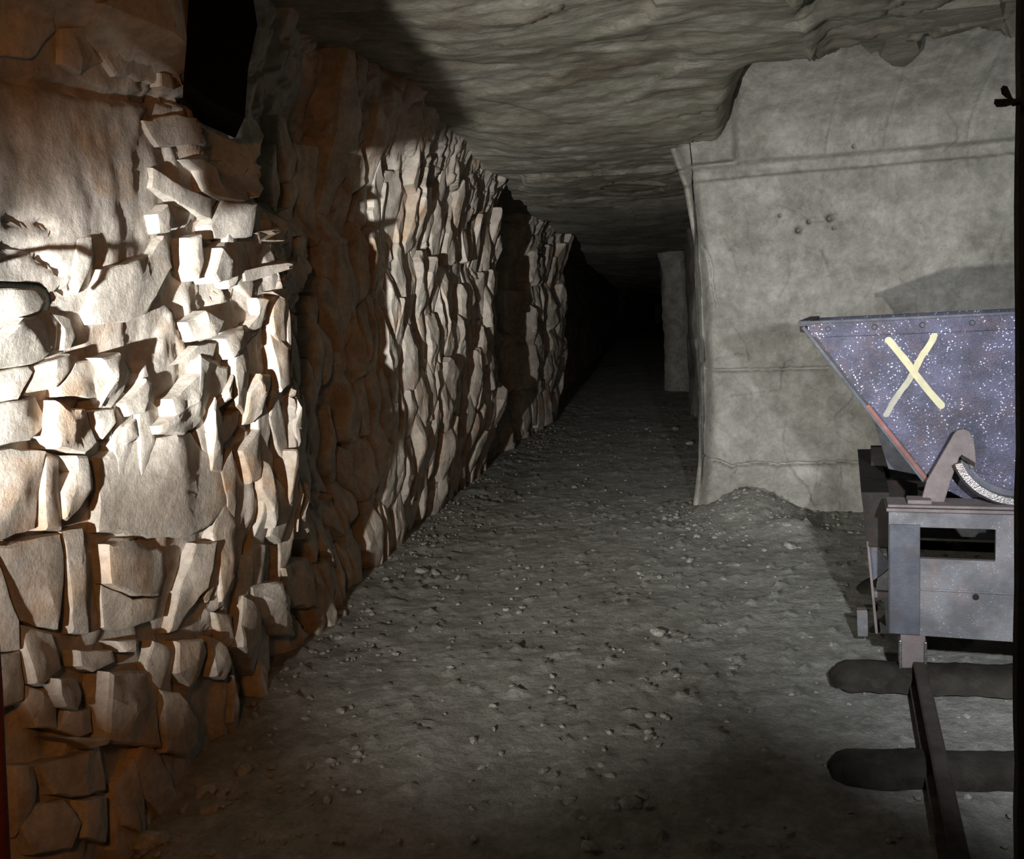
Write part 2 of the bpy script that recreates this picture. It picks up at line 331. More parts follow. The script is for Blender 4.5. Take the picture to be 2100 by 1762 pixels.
OUT = [  # outline in the photograph's frame, stand-out in metres
 ([(204,553),(252,543),(306,529),(340,485),(354,550),(334,590),(306,638),(279,652),(190,665),(180,638)],.05),
 ([(-30,594),(78,592),(97,618),(78,645),(34,652),(-30,700)],.05),
 ([(-30,708),(37,656),(102,640),(124,662),(119,716),(85,737),(61,747),(-30,760)],.07),
 ([(106,642),(143,652),(153,689),(140,717),(125,717),(128,668)],.04),
 ([(75,751),(143,727),(150,754),(112,795),(54,808)],.07),
 ([(-30,764),(54,753),(64,763),(47,798),(34,819),(-30,828)],.05),
 ([(155,744),(190,739),(221,774),(207,819),(160,815),(114,812),(116,797)],.05),
 ([(194,737),(238,727),(272,761),(259,802),(235,836),(206,834),(227,781)],.08),
 ([(112,822),(146,839),(177,839),(208,907),(184,931),(112,917),(102,873)],.13),
 ([(171,843),(231,839),(235,866),(213,900),(206,898)],.10),
 ([(-30,835),(75,814),(100,866),(61,900),(-30,915)],.06),
 ([(248,829),(300,778),(310,785),(289,846),(262,853)],.08),
 ([(255,877),(279,860),(289,873),(286,897),(259,911),(250,907)],.09),
 ([(340,822),(402,768),(415,734),(473,757),(473,785),(432,839),(402,877),(375,890),(320,890),(317,873),(340,853)],.10),
 ([(445,826),(479,771),(472,819),(451,839)],.09),
 ([(422,887),(494,839),(490,873),(477,894),(453,911),(426,907)],.07),
 ([(215,945),(260,915),(320,899),(392,895),(429,931),(463,975),(466,1033),(429,1077),(385,1097),(310,1102),(215,1084)],.085),
 ([(211,1118),(266,1106),(337,1135),(342,1179),(327,1218),(272,1221),(218,1196)],.07),
 ([(211,1202),(272,1229),(327,1227),(317,1271),(238,1291),(218,1285)],.05),
 ([(402,1118),(436,1118),(419,1206),(368,1291),(354,1295),(378,1189)],.08),
 ([(439,1138),(456,1111),(453,1172),(429,1234),(421,1227)],.07),
 ([(131,937),(177,937),(190,1005),(160,1046),(136,1067),(129,1063),(129,1009),(158,968)],.08),
 ([(133,1094),(170,1087),(177,1189),(186,1296),(155,1296),(145,1223)],.07),
 ([(-30,925),(88,927),(82,1005),(76,1082),(-30,1115)],.05),
 ([(92,926),(125,941),(123,1085),(90,1085),(86,1010)],.06),
 ([(-5,1122),(123,1098),(131,1138),(127,1223),(117,1290),(42,1268)],.06),
 ([(-40,1130),(-10,1140),(30,1275),(33,1330),(-40,1335)],.05),
 ([(45,1282),(112,1300),(133,1370),(100,1390),(78,1405),(60,1400)],.06),
 ([(-30,1350),(42,1338),(50,1435),(-10,1455)],.05),
 ([(56,1405),(85,1417),(117,1449),(115,1495),(72,1492),(58,1444)],.05),
 ([(103,1392),(165,1393),(171,1420),(149,1455),(120,1450),(107,1425)],.08),
 ([(117,1497),(139,1460),(187,1455),(195,1503),(155,1511)],.06),
 ([(115,1512),(208,1514),(203,1527),(176,1533)],.12),
 ([(213,1381),(315,1377),(325,1423),(339,1535),(272,1527),(219,1519),(205,1433)],.10),
 ([(327,1417),(357,1423),(397,1471),(411,1524),(392,1551),(345,1540)],.09),
 ([(365,1316),(411,1311),(429,1335),(416,1388),(395,1415),(360,1380)],.10),
 ([(434,1305),(455,1316),(466,1361),(455,1393),(437,1388)],.10),
 ([(165,1335),(229,1335),(237,1356),(187,1378),(163,1367)],.07),
 ([(237,1314),(293,1311),(285,1335),(251,1338)],.08),
 ([(27,1572),(72,1569),(75,1615),(53,1668),(35,1716),(24,1620)],.07),
 ([(79,1572),(173,1542),(213,1532),(229,1620),(160,1634),(107,1631)],.09),
 ([(61,1655),(133,1641),(155,1689),(139,1740),(67,1753),(45,1700)],.09),
 ([(162,1644),(227,1633),(229,1700),(211,1729),(162,1716)],.09),
 ([(251,1655),(288,1649),(296,1689),(283,1708),(256,1695)],.10),
 ([(504,1223),(521,1240),(558,1309),(562,1373),(521,1380),(483,1326)],.11),
 ([(525,1203),(572,1193),(596,1227),(603,1302),(564,1300),(533,1257)],.09),
 ([(443,1257),(470,1261),(483,1309),(456,1329)],.07),
 ([(592,1166),(630,1145),(667,1169),(647,1247),(613,1240)],.09),
 ([(422,563),(439,512),(477,492),(504,512),(500,550),(473,570),(436,580)],.08),
 ([(565,560),(616,526),(623,550),(599,591),(575,608),(562,601)],.09),
 ([(500,553),(558,523),(562,540),(531,570),(507,574)],.09),
 ([(388,488),(409,482),(412,536),(402,574),(385,553)],.07),
 ([(436,461),(466,414),(511,420),(511,485),(490,488),(443,488)],.07),
 ([(541,427),(558,437),(562,475),(545,492)],.09),
 ([(317,441),(340,420),(357,444),(351,475),(327,478)],.06),
 ([(388,662),(419,638),(453,659),(436,689),(402,700)],.07),
 ([(456,696),(504,669),(524,689),(490,727),(466,737)],.09),
 ([(361,750),(402,710),(443,702),(436,732),(405,735)],.05),
 ([(524,611),(541,614),(538,672),(504,683),(528,645)],.09),
 ([(511,805),(531,768),(558,771),(552,805),(524,866),(507,870)],.09),
 ([(497,924),(538,870),(531,979),(514,992)],.10),
 ([(604,950),(628,912),(634,1000),(620,1038),(603,1035)],.10),
 ([(160,484),(187,487),(190,530),(160,600),(148,560)],.06),
 ([(318,345),(378,388),(437,408),(437,450),(380,425),(320,385)],.05),
 ([(395,325),(500,245),(535,275),(530,370),(505,400),(440,410),(410,345)],.09),
 ([(605,295),(665,305),(685,440),(650,480),(610,430)],.09),
 ([(660,270),(690,230),(725,200),(735,290),(700,320)],.10),
 ([(530,470),(570,430),(600,470),(560,510)],.07),
 ([(700,330),(735,300),(745,380),(715,400)],.10),
 ([(20,-40),(110,-40),(120,60),(60,120),(10,110)],.05),
 ([(130,60),(200,55),(215,125),(165,150),(125,130)],.06),
 ([(215,10),(290,-30),(370,-30),(372,150),(330,165),(240,150)],.05),
 ([(325,150),(372,155),(378,175),(350,185),(325,178)],.05),
 ([(300,250),(360,235),(420,262),(415,300),(330,300)],.04),
 ([(405,225),(440,228),(450,300),(418,310)],.06),
]
polys_px = [p for p, _ in OUT]
made = []
for i, (pl, pr) in enumerate(OUT):
    mx, my = sum(a for a, b in pl)/len(pl), sum(b for a, b in pl)/len(pl)
    if my < 200: pr *= 0.5
    elif my > 1300: pr *= 0.5
    elif mx < 200: pr *= 0.38
    elif mx < 560: pr *= 0.30 if my > 850 else 0.45
    else: pr *= 0.8
    ca, cb = sum(a for a, b in pl)/len(pl), sum(b for a, b in pl)/len(pl)
    q = [unwall(ca+(a-ca)*1.05, cb+(b-cb)*1.05, pr*0.7) for a, b in pl]
    made.append((abs(sum(pl[k][0]*pl[(k+1) % len(pl)][1]-pl[(k+1) % len(pl)][0]*pl[k][1] for k in range(len(pl))))/2, [(v.y, v.z) for v in q], pr, i+1))
def to_px(P):
    v = P-CAMP; d = v.dot(fw); return 1050+F*v.dot(rt)/d, 881-F*v.dot(up)/d
# irregular fill: clipped cells
def fill(y0, y1, z0, z1, sy, sz, prm, shear=0.0, seed=1, keep=1.0):
    rnd = random.Random(seed); seeds = []
    ny = int((y1-y0)/sy)+2; nz = int((z1-z0)/sz)+2
    G = {}
    for a in range(-1, ny+1):
        for b in range(-1, nz+1):
            G[a, b] = (y0+(a+0.5+rnd.uniform(-.42, .42)+(0.5 if b % 2 else 0))*sy + shear*(b*sz), z0+(b+0.5+rnd.uniform(-.42, .42))*sz)
    for (a, b), c in G.items():
        if not (y0 <= c[0] <= y1 and z0 <= c[1] <= z1): continue
        if rnd.random() > keep: continue
        P = unp(c)
        px, py = to_px(P)
        if any(bool(in_poly(px, py, pp)) for pp in polys_px): continue
        if px < 330 and py < 560: continue
        if bool(in_poly(c[0], c[1], [(p.y, p.z) for p in sl])): continue
        k = sy/sz
        poly = [(c[0]+dx*sy*1.3, c[1]+dz*sz*1.3) for dx, dz in ((-1, -1), (1, -1), (1, 1), (-1, 1))]
        for da in (-2, -1, 0, 1, 2):
            for db in (-2, -1, 0, 1, 2):
                g = G.get((a+da, b+db))
                if g is None or g is c: continue
                nx, nzv = (g[0]-c[0])/sy**2, (g[1]-c[1])/sz**2
                lim = 0.5*(nx*(g[0]+c[0])+nzv*(g[1]+c[1]))*1.0
                out = []
                for t in range(len(poly)):
                    p, q = poly[t], poly[(t+1) % len(poly)]
                    dp, dq = p[0]*nx+p[1]*nzv-lim, q[0]*nx+q[1]*nzv-lim
                    if dp <= 0: out.append(p)
                    if dp*dq < 0:
                        s = dp/(dp-dq); out.append((p[0]+(q[0]-p[0])*s, p[1]+(q[1]-p[1])*s))
                poly = out
                if len(poly) < 3: break
            if len(poly) < 3: break
        if len(poly) < 3: continue
        sh = rnd.uniform(0.95, 1.16) if y0 < 3 else rnd.uniform(0.86, 1.06)
        poly = [(c[0]+(p[0]-c[0])*sh, c[1]+(p[1]-c[1])*(sh+0.04)) for p in poly]
        pp = [to_px(unp(p)) for p in poly]
        area = abs(sum(pp[t][0]*pp[(t+1) % len(pp)][1]-pp[(t+1) % len(pp)][0]*pp[t][1] for t in range(len(pp))))/2
        made.append((area, poly, prm*rnd.uniform(0.5, 1.5), seed*1000+len(made)))
def unp(c): return Vector((float(Wl(c[0], c[1])), c[0], c[1]))
fill(1.75, 2.6, 0.0, 0.75, 0.13, 0.24, 0.022, 0.1, 2, 0.5)
fill(1.9, 2.7, 0.75, 1.45, 0.10, 0.2, 0.016, 0.35, 3, 0.4)
fill(2.45, 3.4, 0.75, 2.1, 0.08, 0.19, 0.026, 0.35, 4, 0.55)
fill(2.6, 4.4, 0.0, 0.32, 0.10, 0.26, 0.05, 0.0, 5, 0.8)
fill(2.6, 3.3, 0.3, 0.8, 0.10, 0.26, 0.022, 0.1, 6, 0.55)
fill(3.4, 4.5, 0.3, 2.3, 0.17, 0.26, 0.07, 0.1, 7, 0.9)
fill(4.45, 5.9, 0.0, 2.3, 0.115, 0.36, 0.06, 0.06, 8, 0.9)
fill(5.9, 7.7, 0.0, 2.2, 0.14, 0.36, 0.065, 0.05, 9, 0.85)
fill(9.5, 12.1, 0.1, 2.2, 0.36, 0.42, 0.08, 0.03, 10, 0.9)
made.sort(key=lambda t: -t[0])
SV, SF = [], []
for k, (area, poly, pr, sd) in enumerate(made):
    V, Fc = stone_mesh(poly, Wl, pr, sd, 1 if area > 900 else 2)
    if k < 298:
        mesh_obj('stone', V, Fc, M_stone, wall_left, True, 16)
    else:
        o = len(SV); SV += V; SF += [tuple(o+i for i in f) for f in Fc]
if SV: tag(mesh_obj('small_stones', SV, SF, M_stone, wall_left, True, 16), kind='stuff')

# ------------------------------------------------------------------ black timber wedged on the ledge
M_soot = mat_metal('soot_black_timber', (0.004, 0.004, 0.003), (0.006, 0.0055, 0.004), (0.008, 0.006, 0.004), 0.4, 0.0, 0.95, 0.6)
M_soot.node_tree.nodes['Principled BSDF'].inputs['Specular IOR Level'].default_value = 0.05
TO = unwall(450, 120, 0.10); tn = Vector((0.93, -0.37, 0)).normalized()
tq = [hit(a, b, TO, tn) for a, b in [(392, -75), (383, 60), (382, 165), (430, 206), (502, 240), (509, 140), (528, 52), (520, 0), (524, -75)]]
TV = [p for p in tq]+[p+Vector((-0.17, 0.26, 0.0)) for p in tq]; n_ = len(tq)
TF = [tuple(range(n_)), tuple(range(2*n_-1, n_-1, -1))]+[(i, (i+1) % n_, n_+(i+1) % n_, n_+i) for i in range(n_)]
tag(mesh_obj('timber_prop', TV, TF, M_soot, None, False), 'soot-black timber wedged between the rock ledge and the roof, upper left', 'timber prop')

# ------------------------------------------------------------------ floor
def fz(x, y):
    x = np.asarray(x, float); y = np.asarray(y, float)
    z = 0.045*np.exp(-((x+1.7)/0.22)**2)*(y < 20)
    z = z + 0.17*np.exp(-(((x-0.40)/0.26)**2+((y-5.90)/0.36)**2)) + 0.07*np.exp(-(((x-0.62)/0.16)**2+((y-5.42)/0.14)**2))
    z = z + 0.025*np.clip(y-12, 0, 20)
    return z
def floor_part(x0, x1, y0, y1, s):
    X, Y = np.meshgrid(np.arange(x0, x1+s, s), np.arange(y0, y1+s, s), indexing='ij')
    return X, Y
ys = np.concatenate([np.arange(-0.6, 6.6, 0.018), np.arange(6.6, 13, 0.04), np.arange(13, 80, 0.3)])
xs = np.arange(-2.7, 3.2, 0.018)
X, Y = np.meshgrid(xs, ys, indexing='ij')
hC, eC = cell(X*22, Y*16, 91, 0.9)
Zf = fz(X, Y) + 0.014*fbm(X*3, Y*3, 71, 5, 0.6) + 0.007*np.maximum(0, fbm(X*18, Y*13, 81, 3)*1.6-0.25) + 0.012*np.maximum(hC-0.42, 0)*3
Zf += 0.02*np.exp(-((X+1.5)/0.3)**2)*fbm(X*9, Y*9, 87, 3)
floor = tag(grid_obj('floor', np.stack([X, Y, Zf], -1), M_floor), kind='structure')
def fzs(x, y): return float(fz(x, y))

# ------------------------------------------------------------------ ceiling
xs = np.arange(-2.2, 3.2, 0.025); ys = np.concatenate([np.arange(-0.6, 9.0, 0.025), np.arange(9, 80, 0.25)])
X, Y = np.meshgrid(xs, ys, indexing='ij')
zc = 2.64 - 0.20*sstep(4.6, 6.3, Y)*(1-sstep(0.22, 0.42, X+0.05*fbm(X*3, Y*3, 3, 3))) + 0.14*sstep(0.25, 0.45, X)*sstep(5.0, 5.5, Y)
zc = zc + 0.10*sstep(-0.8, -1.8, X) - 0.05*sstep(8.8, 9.3, Y+0.2*fbm(X*2, Y, 4, 3)) - 0.06*sstep(13.6, 14.1, Y) - 0.02*np.clip(Y-14, 0, 9)
h1, e1 = cell(X*1.6+0.3*fbm(X*2, Y*2, 9, 3), Y*2.6, 101, 0.9); h2, e2 = cell(X*5, Y*9, 111, 0.9)
zc += 0.028*h1 + 0.007*h2 + 0.05*fbm(X*1.4, Y*1.9, 121, 6) + 0.012*fbm(X*4, Y*22, 131, 3)
# fallen-block scar above the wagon
sc = [hit(a, b, (0, 0, 2.66), (0, 0, 1)) for a, b in [(1610, -60), (1665, 110), (1725, 205), (1850, 160), (2010, 120), (2100, 40), (2100, -60)]]
insc = in_poly(X, Y, [(p.x, p.y) for p in sc])
de = polyline_dist(X, Y, [(p.x, p.y) for p in sc[:5]])
zc += np.where(insc, 0.06*sstep(0, 0.12, de)+0.035*cell(X*4, Y*6, 141, 1.0)[0], 0)
ceiling = tag(grid_obj('ceiling', np.stack([X, Y, zc], -1), M_ceil, flip=True), kind='structure')

# hanging blocks left in the scar
def block(name, px_poly, zplane, drop, seed, mat, parent):
    q = [hit(a, b, (0, 0, zplane), (0, 0, 1)) for a, b in px_poly]
    V = []; n = len(q); cx = sum(p.x for p in q)/n; cy = sum(p.y for p in q)/n
    for s, h in ((1.08, 0.2), (1.0, 0.0), (0.9, -drop*0.8), (0.45, -drop)):
        for p in q:
            x, y = cx+(p.x-cx)*s, cy+(p.y-cy)*s
            V.append((x, y, zplane+h+0.3*drop*mn.noise(Vector((x*8, y*8, seed)))))
    V.append((cx, cy, zplane-drop)); Fc = []
    for r in range(3):
        for i in range(n): Fc.append((r*n+i, r*n+(i+1) % n, (r+1)*n+(i+1) % n, (r+1)*n+i))
    for i in range(n): Fc.append((3*n+i, 3*n+(i+1) % n, 4*n))
    return mesh_obj(name, V, Fc, mat, parent, True, 25)
block('rock_block', [(1755, 45), (1800, 25), (1835, 50), (1815, 85), (1785, 100), (1752, 70)], 2.76, 0.05, 1, M_ceil, ceiling)
block('rock_block', [(1818, 60), (1880, 55), (1890, 90), (1860, 135), (1830, 125), (1800, 100)], 2.74, 0.05, 2, M_ceil, ceiling)
block('rock_block', [(1860, 10), (2060, -10), (2070, 35), (1960, 50), (1870, 40)], 2.74, 0.04, 4, M_ceil, ceiling)

# unseen rock-shaped blocker, added to keep torch light off upper left wall
V = []; Fc = []; K = 16; J = 10
for k in range(K+1):
    z = 1.33+1.35*k/K; g = 0.78+0.22*min(1, k/3)+0.25*max(0, (k-10)/6)
    for j in range(J):
        an = 2*math.pi*j/J; q = 1+0.22*mn.noise(Vector((math.cos(an)*1.5, math.sin(an)*1.5, z*3)))
        V.append((-1.205+0.088*g*q*math.cos(an), 1.18+0.07*g*q*math.sin(an), z+0.02*mn.noise(Vector((j, 0, 1)))))
for k in range(K):
    for j in range(J): Fc.append((k*J+j, k*J+(j+1) % J, (k+1)*J+(j+1) % J, (k+1)*J+j))
Fc += [tuple(range(J-1, -1, -1)), tuple(K*J+j for j in range(J))]
mesh_obj('torch_blocker', V, Fc, M_left, ceiling, True, 40)

# ------------------------------------------------------------------ bay wall behind the wagon, corner pier
xs = np.arange(-0.02, 3.2, 0.009); zs = np.arange(-0.1, 3.0, 0.009)
X, Z = np.meshgrid(xs, zs, indexing='ij')
edge = np.interp(Z, [0, 0.3, 0.8, 1.3, 1.8, 2.2, 2.45, 3], [0.05, 0.10, 0.13, 0.13, 0.11, 0.05, -0.03, -0.05])
X2 = X + edge*np.clip(1-X/0.6, 0, 1)
Yb = 6.18 - 0.035*X2 + 0.0*Z
Yb = Yb + 0.16*np.exp(-(X/0.05)**2)                                    # rounded corner
Yb = Yb - 0.06*np.exp(-((X-0.16)/0.14)**2)*sstep(0.1, 0.5, Z)*(1-sstep(0.75, 1.0, Z))     # bulging foot of the pier
Yb = Yb - 0.18*(1-sstep(0.0, 0.45, Z))**2
Yb = Yb + 0.040*sstep(0, 1, np.exp(-((Z-(2.245+0.005*X2))/0.045)**4)) # long groove under the top band
Yb = Yb - 0.03*sstep(2.29, 2.31, Z)*sstep(0.36, 0.40, X2) + 0.06*(1-sstep(0.34, 0.38, X2))*sstep(2.3, 2.34, Z)
Yb = Yb - 0.9*np.clip((Z-2.38)/0.5, 0, 1)**2*sstep(0.2, 0.5, X2)-0.1*sstep(2.5, 2.85, Z)
Yb = Yb + 0.018*fbm(X2*2, Z*16, 231, 4)*sstep(2.3, 2.5, Z)
for xx in (0.95, 1.30, 1.78):
    Yb = Yb + 0.012*np.exp(-((X2-xx+0.02*np.sin(Z*9))/0.012)**2)*sstep(2.3, 2.33, Z)
Yb += 0.035*fbm(X2*1.5, Z*1.8, 201, 5) + 0.008*fbm(X2*16, Z*5, 211, 4) + 0.014*cell(X2*3+0.3*fbm(X2*3, Z*3, 2, 3), Z*2.2, 221, 0.9)[0]
def wpt(a, b): p = hit(a, b, (0, 6.12, 0), (0.035, 1, 0)); return (p.x, p.z)
for pts, wd, dp in (([(1445, 945), (1475, 948), (1500, 958), (1545, 953), (1600, 956), (1680, 953), (1780, 950)], 0.008, 0.08),
                    ([(1450, 760), (1520, 760), (1600, 758), (1700, 756)], 0.009, 0.05),
                    ([(1440, 500), (1458, 530), (1462, 580), (1470, 620)], 0.006, 0.05),
                    ([(1682, 955), (1678, 990), (1655, 1030)], 0.005, 0.02), ([(1732, 955), (1728, 1000)], 0.004, 0.02),
                    ([(1500, 660), (1530, 700), (1542, 745)], 0.006, 0.015), ([(1460, 860), (1510, 900), (1550, 950)], 0.005, 0.012),
                    ([(1560, 790), (1570, 830)], 0.004, 0.02), ([(1615, 680), (1625, 705)], 0.004, 0.02),
                    ([(1480, 470), (1510, 520), (1520, 570)], 0.012, 0.012), ([(1600, 415), (1640, 430), (1670, 450), (1720, 440)], 0.012, 0.015)):
    q = [wpt(*p) for p in pts]
    Yb = Yb + dp*np.exp(-(polyline_dist(X2+0.006*fbm(X2*20, Z*20, 3, 2), Z+0.008*fbm(X2*20, Z*20, 6, 2), q)/wd)**2)
for a, b, r in ((1641, 470, 0.015), (1707, 445, 0.016), (1663, 452, 0.012), (1602, 440, 0.009), (1754, 297, 0.008), (1715, 465, 0.008)):
    u, v = wpt(a, b); Yb = Yb + 0.11*np.exp(-(((X2-u)**2+(Z-v)**2)/r**2))
wall_back = tag(grid_obj('wall_back', np.stack([X2, Yb, Z], -1), M_chalk), kind='structure')

# ------------------------------------------------------------------ right side of the tunnel, far end, side wall of the bay
ys = np.concatenate([np.arange(6.2, 10, 0.03), np.arange(10, 80, 0.12)]); zs = np.arange(-0.1, 3.2, 0.03)
Y, Z = np.meshgrid(ys, zs, indexing='ij')
xr = 0.10 + 0.10*sstep(7.5, 8, Y)*(1-sstep(11.3, 11.8, Y)) - 0.02*sstep(11.8, 12.2, Y) - 0.42*sstep(14.6, 14.9, Y+0.15*fbm(Z*3, Y, 3, 3)) + 0.5*sstep(18, 18.5, Y)
xr = xr + 0.05*np.clip(Z-1.9, 0, 1)*-1
xr += 0.06*fbm(Y*1.2, Z*1.6, 301, 5)*sstep(6.2, 7, Y)+0.02*cell(Y*3, Z*3, 311, 0.9)[0]
tag(grid_obj('wall_right', np.stack([xr, Y, Z], -1), M_chalk, flip=True), kind='structure')
X, Z = np.meshgrid(np.arange(-3, 1.5, 0.1), np.arange(-0.3, 3.6, 0.1), indexing='ij')
tag(grid_obj('wall_far', np.stack([X, 79+0.3*fbm(X*2, Z*2, 5, 4), Z], -1), M_chalk), kind='structure')
Y, Z = np.meshgrid(np.arange(-0.6, 6.6, 0.04), np.arange(-0.1, 3.1, 0.04), indexing='ij')
tag(grid_obj('wall_side', np.stack([2.75+0.1*fbm(Y*1.5, Z*1.5, 6, 5)+0.03*cell(Y*3, Z*3, 8)[0], Y, Z], -1), M_chalk, flip=True), kind='structure')

# ------------------------------------------------------------------ mine wagon
WY = math.radians(-9.6); WO = Vector((1.07, 3.12, 0.0))
wagon = bpy.data.objects.new('mine_wagon', None); COL.objects.link(wagon)
wagon.location = WO; wagon.rotation_euler = (0, 0, WY)
tag(wagon, 'rusty steel tipping mine wagon with a yellow painted X on its V-shaped hopper', 'mine wagon')
lx = Vector((math.cos(WY), math.sin(WY), 0)); ly = Vector((-math.sin(WY), math.cos(WY), 0))
def loc(px, py, d=0.0):
    """pixel to wagon coordinates (x, z) in the vertical plane d behind the wagon's front"""
    p = hit(px, py, WO+ly*d, ly)-WO
    return p.dot(lx), p.z
def prism(name, pts, y0, y1, mat, parent=None, bevel=0.003, holes=()):
    """plate with outline pts (x, z) from y0 to y1 in wagon coordinates"""
    bm = bmesh.new()
    vs = [bm.verts.new((x, y0, z)) for x, z in pts]
    if holes:
        eds = [bm.edges.new((vs[i], vs[(i+1) % len(vs)])) for i in range(len(vs))]
        for h in holes:
            hv = [bm.verts.new((x, y0, z)) for x, z in h]
            eds += [bm.edges.new((hv[i], hv[(i+1) % len(hv)])) for i in range(len(hv))]
        bmesh.ops.triangle_fill(bm, use_beauty=True, edges=eds)
    else: bm.faces.new(vs)
    r = bmesh.ops.extrude_face_region(bm, geom=list(bm.faces))
    bmesh.ops.translate(bm, vec=(0, y1-y0, 0), verts=[g for g in r['geom'] if isinstance(g, bmesh.types.BMVert)])
    bmesh.ops.recalc_face_normals(bm, faces=bm.faces)
    return bm_obj(name, bm, mat, parent or wagon, bevel=bevel)
def box(name, x0, x1, y0, y1, z0, z1, mat, parent=None, bevel=0.003):
    return prism(name, [(x0, z0), (x1, z0), (x1, z1), (x0, z1)], y0, y1, mat, parent, bevel)
def cyl(name, c, axis, r, L, mat, parent=None, seg=16, r2=None):
    bm = bmesh.new(); bmesh.ops.create_cone(bm, cap_ends=True, segments=seg, radius1=r, radius2=r if r2 is None else r2, depth=L)
    q = Vector((0, 0, 1)).rotation_difference(Vector(axis)).to_matrix().to_4x4()
    bmesh.ops.transform(bm, matrix=Matrix.Translation(c) @ q, verts=bm.verts)
    return bm_obj(name, bm, mat, parent or wagon, True, 40)
HD = 0.13                       # hopper end plate sits this far behind the frame's face
tl = loc(1650, 662, HD); bl = loc(1900, 985, HD); L_ = 1.15
rimz = tl[1]; hw = -tl[0]; bx = bl[0]; bz = bl[1]
slope = (bz-rimz)/(bx-tl[0])
# V section continues to a rounded bottom
sec = [(-hw, rimz), (bx, bz), (-0.16, bz-0.06), (-0.08, bz-0.10), (0.08, bz-0.10), (0.16, bz-0.06), (-bx, bz), (hw, rimz)]
prism('end_plate', sec[::-1], HD, HD+0.008, M_hop)
prism('end_plate', sec[::-1], HD+L_, HD+L_+0.008, M_hop)
V = []; Fc = []
for t, (x, z) in enumerate(sec):
    V += [(x, HD+0.006, z), (x, HD+L_, z), (x*0.985, HD+0.006, z+0.006), (x*0.985, HD+L_, z+0.006)]
for t in range(len(sec)-1):
    a, b = t*4, t*4+4
    Fc += [(a, a+1, b+1, b), (a+2, b+2, b+3, a+3), (a, b, b+2, a+2), (a+1, a+3, b+3, b+1)]
mesh_obj('hopper_shell', V, Fc, M_hop, wagon, False)
# rim strips with rivets
rim = box('rim_strip', -hw+0.01, hw-0.01, HD-0.012, HD, rimz-0.055, rimz, M_hop)
for k in range(9):
    x = -hw+0.06+k*(2*hw-0.12)/8
    cyl('rivet', (x+0.02, HD-0.015, rimz-0.026), (0, -1, 0), 0.011, 0.010, M_dark, rim, 12, 0.007)
box('rim_angle', -hw-0.015, hw+0.015, HD-0.020, HD+0.002, rimz-0.006, rimz+0.006, M_dark)
for s in (-1, 1):
    box('side_rim', s*hw-0.022, s*hw+0.022, HD-0.01, HD+L_+0.01, rimz-0.012, rimz+0.008, M_dark)
    n = Vector((1, slope)).normalized()
    a0 = (-hw, rimz); a1 = (bx, bz); off = (-slope*0.0, 0)
    nn = Vector((slope, -1)).normalized()*-1
    nn = Vector((-abs(nn.x), -abs(nn.y)))*0.014
    pts = [(a0[0]*1.0, a0[1]-0.01), (a1[0], a1[1]), (a1[0]+nn.x, a1[1]+nn.y), (a0[0]+nn.x, a0[1]-0.01+nn.y)]
    if s == 1: pts = [(-x, z) for x, z in pts][::-1]
    prism('edge_flange', pts, HD-0.016, HD+0.010, M_dark)
    k0, k1 = 0.52, 1.0
    q0 = (a0[0]+(a1[0]-a0[0])*k0, a0[1]+(a1[1]-a0[1])*k0); q1 = a1
    pts = [(q0[0]+0.006, q0[1]), (q1[0]+0.012, q1[1]), (q1[0]-0.004, q1[1]-0.002), (q0[0]-0.008, q0[1]-0.006)]
    if s == 1: pts = [(-x, z) for x, z in pts][::-1]
    prism('rusty_flange', pts, HD-0.020, HD-0.002, M_redrust, bevel=0.002)
# torn corner lug on the left rim
prism('corner_lug', [loc(1640, 668, HD), loc(1650, 655, HD), loc(1690, 668, HD), loc(1668, 685, HD), loc(1640, 681, HD)][::-1], HD+0.0, HD+0.05, M_black)
# painted cross: two strokes with soft round ends
def stroke(p0, p1, wd, seed):
    a = Vector((p0[0], p0[1])); b = Vector((p1[0], p1[1])); d = (b-a); L = d.length; d.normalize(); n = Vector((-d.y, d.x))
    pts = []; rnd = random.Random(seed); K = 14
    for k in range(K+1):
        t = k/K; pts.append(a+d*(t*L)+n*(wd*(0.45+0.08*rnd.random())+0.002*math.sin(t*7)))
    for k in range(1, 6):
        an = math.pi/2-k*math.pi/6; pts.append(b+(d*math.cos(an)+n*math.sin(an))*wd*0.5)
    for k in range(K, -1, -1):
        t = k/K; pts.append(a+d*(t*L)-n*(wd*(0.45+0.08*rnd.random())-0.002*math.sin(t*7)))
    for k in range(1, 6):
        an = -math.pi/2-k*math.pi/6; pts.append(a+(d*math.cos(an)+n*math.sin(an))*wd*0.5)
    return [(p.x, p.y) for p in pts]
M_paint2 = mat_metal('thin_worn_paint', (0.32, 0.31, 0.23), (0.24, 0.235, 0.19), (0.18, 0.17, 0.16), 0.7, 0.0, 0.7, 0.3)
prism('painted_stroke', stroke(loc(1916, 688, HD), loc(1876, 758, HD), 0.022, 1), HD-0.0012, HD+0.0005, M_paint, bevel=0)['label'] = 'cream upper arm of the painted X'
prism('painted_stroke', stroke(loc(1876, 758, HD), loc(1817, 850, HD), 0.020, 5), HD-0.0010, HD+0.0005, M_paint2, bevel=0)['label'] = 'faded lower arm of the painted X'
prism('painted_stroke', stroke(loc(1822, 698, HD), loc(1930, 832, HD), 0.024, 2), HD-0.0018, HD+0.0005, M_paint, bevel=0)['label'] = 'solid yellow stroke of the painted X'

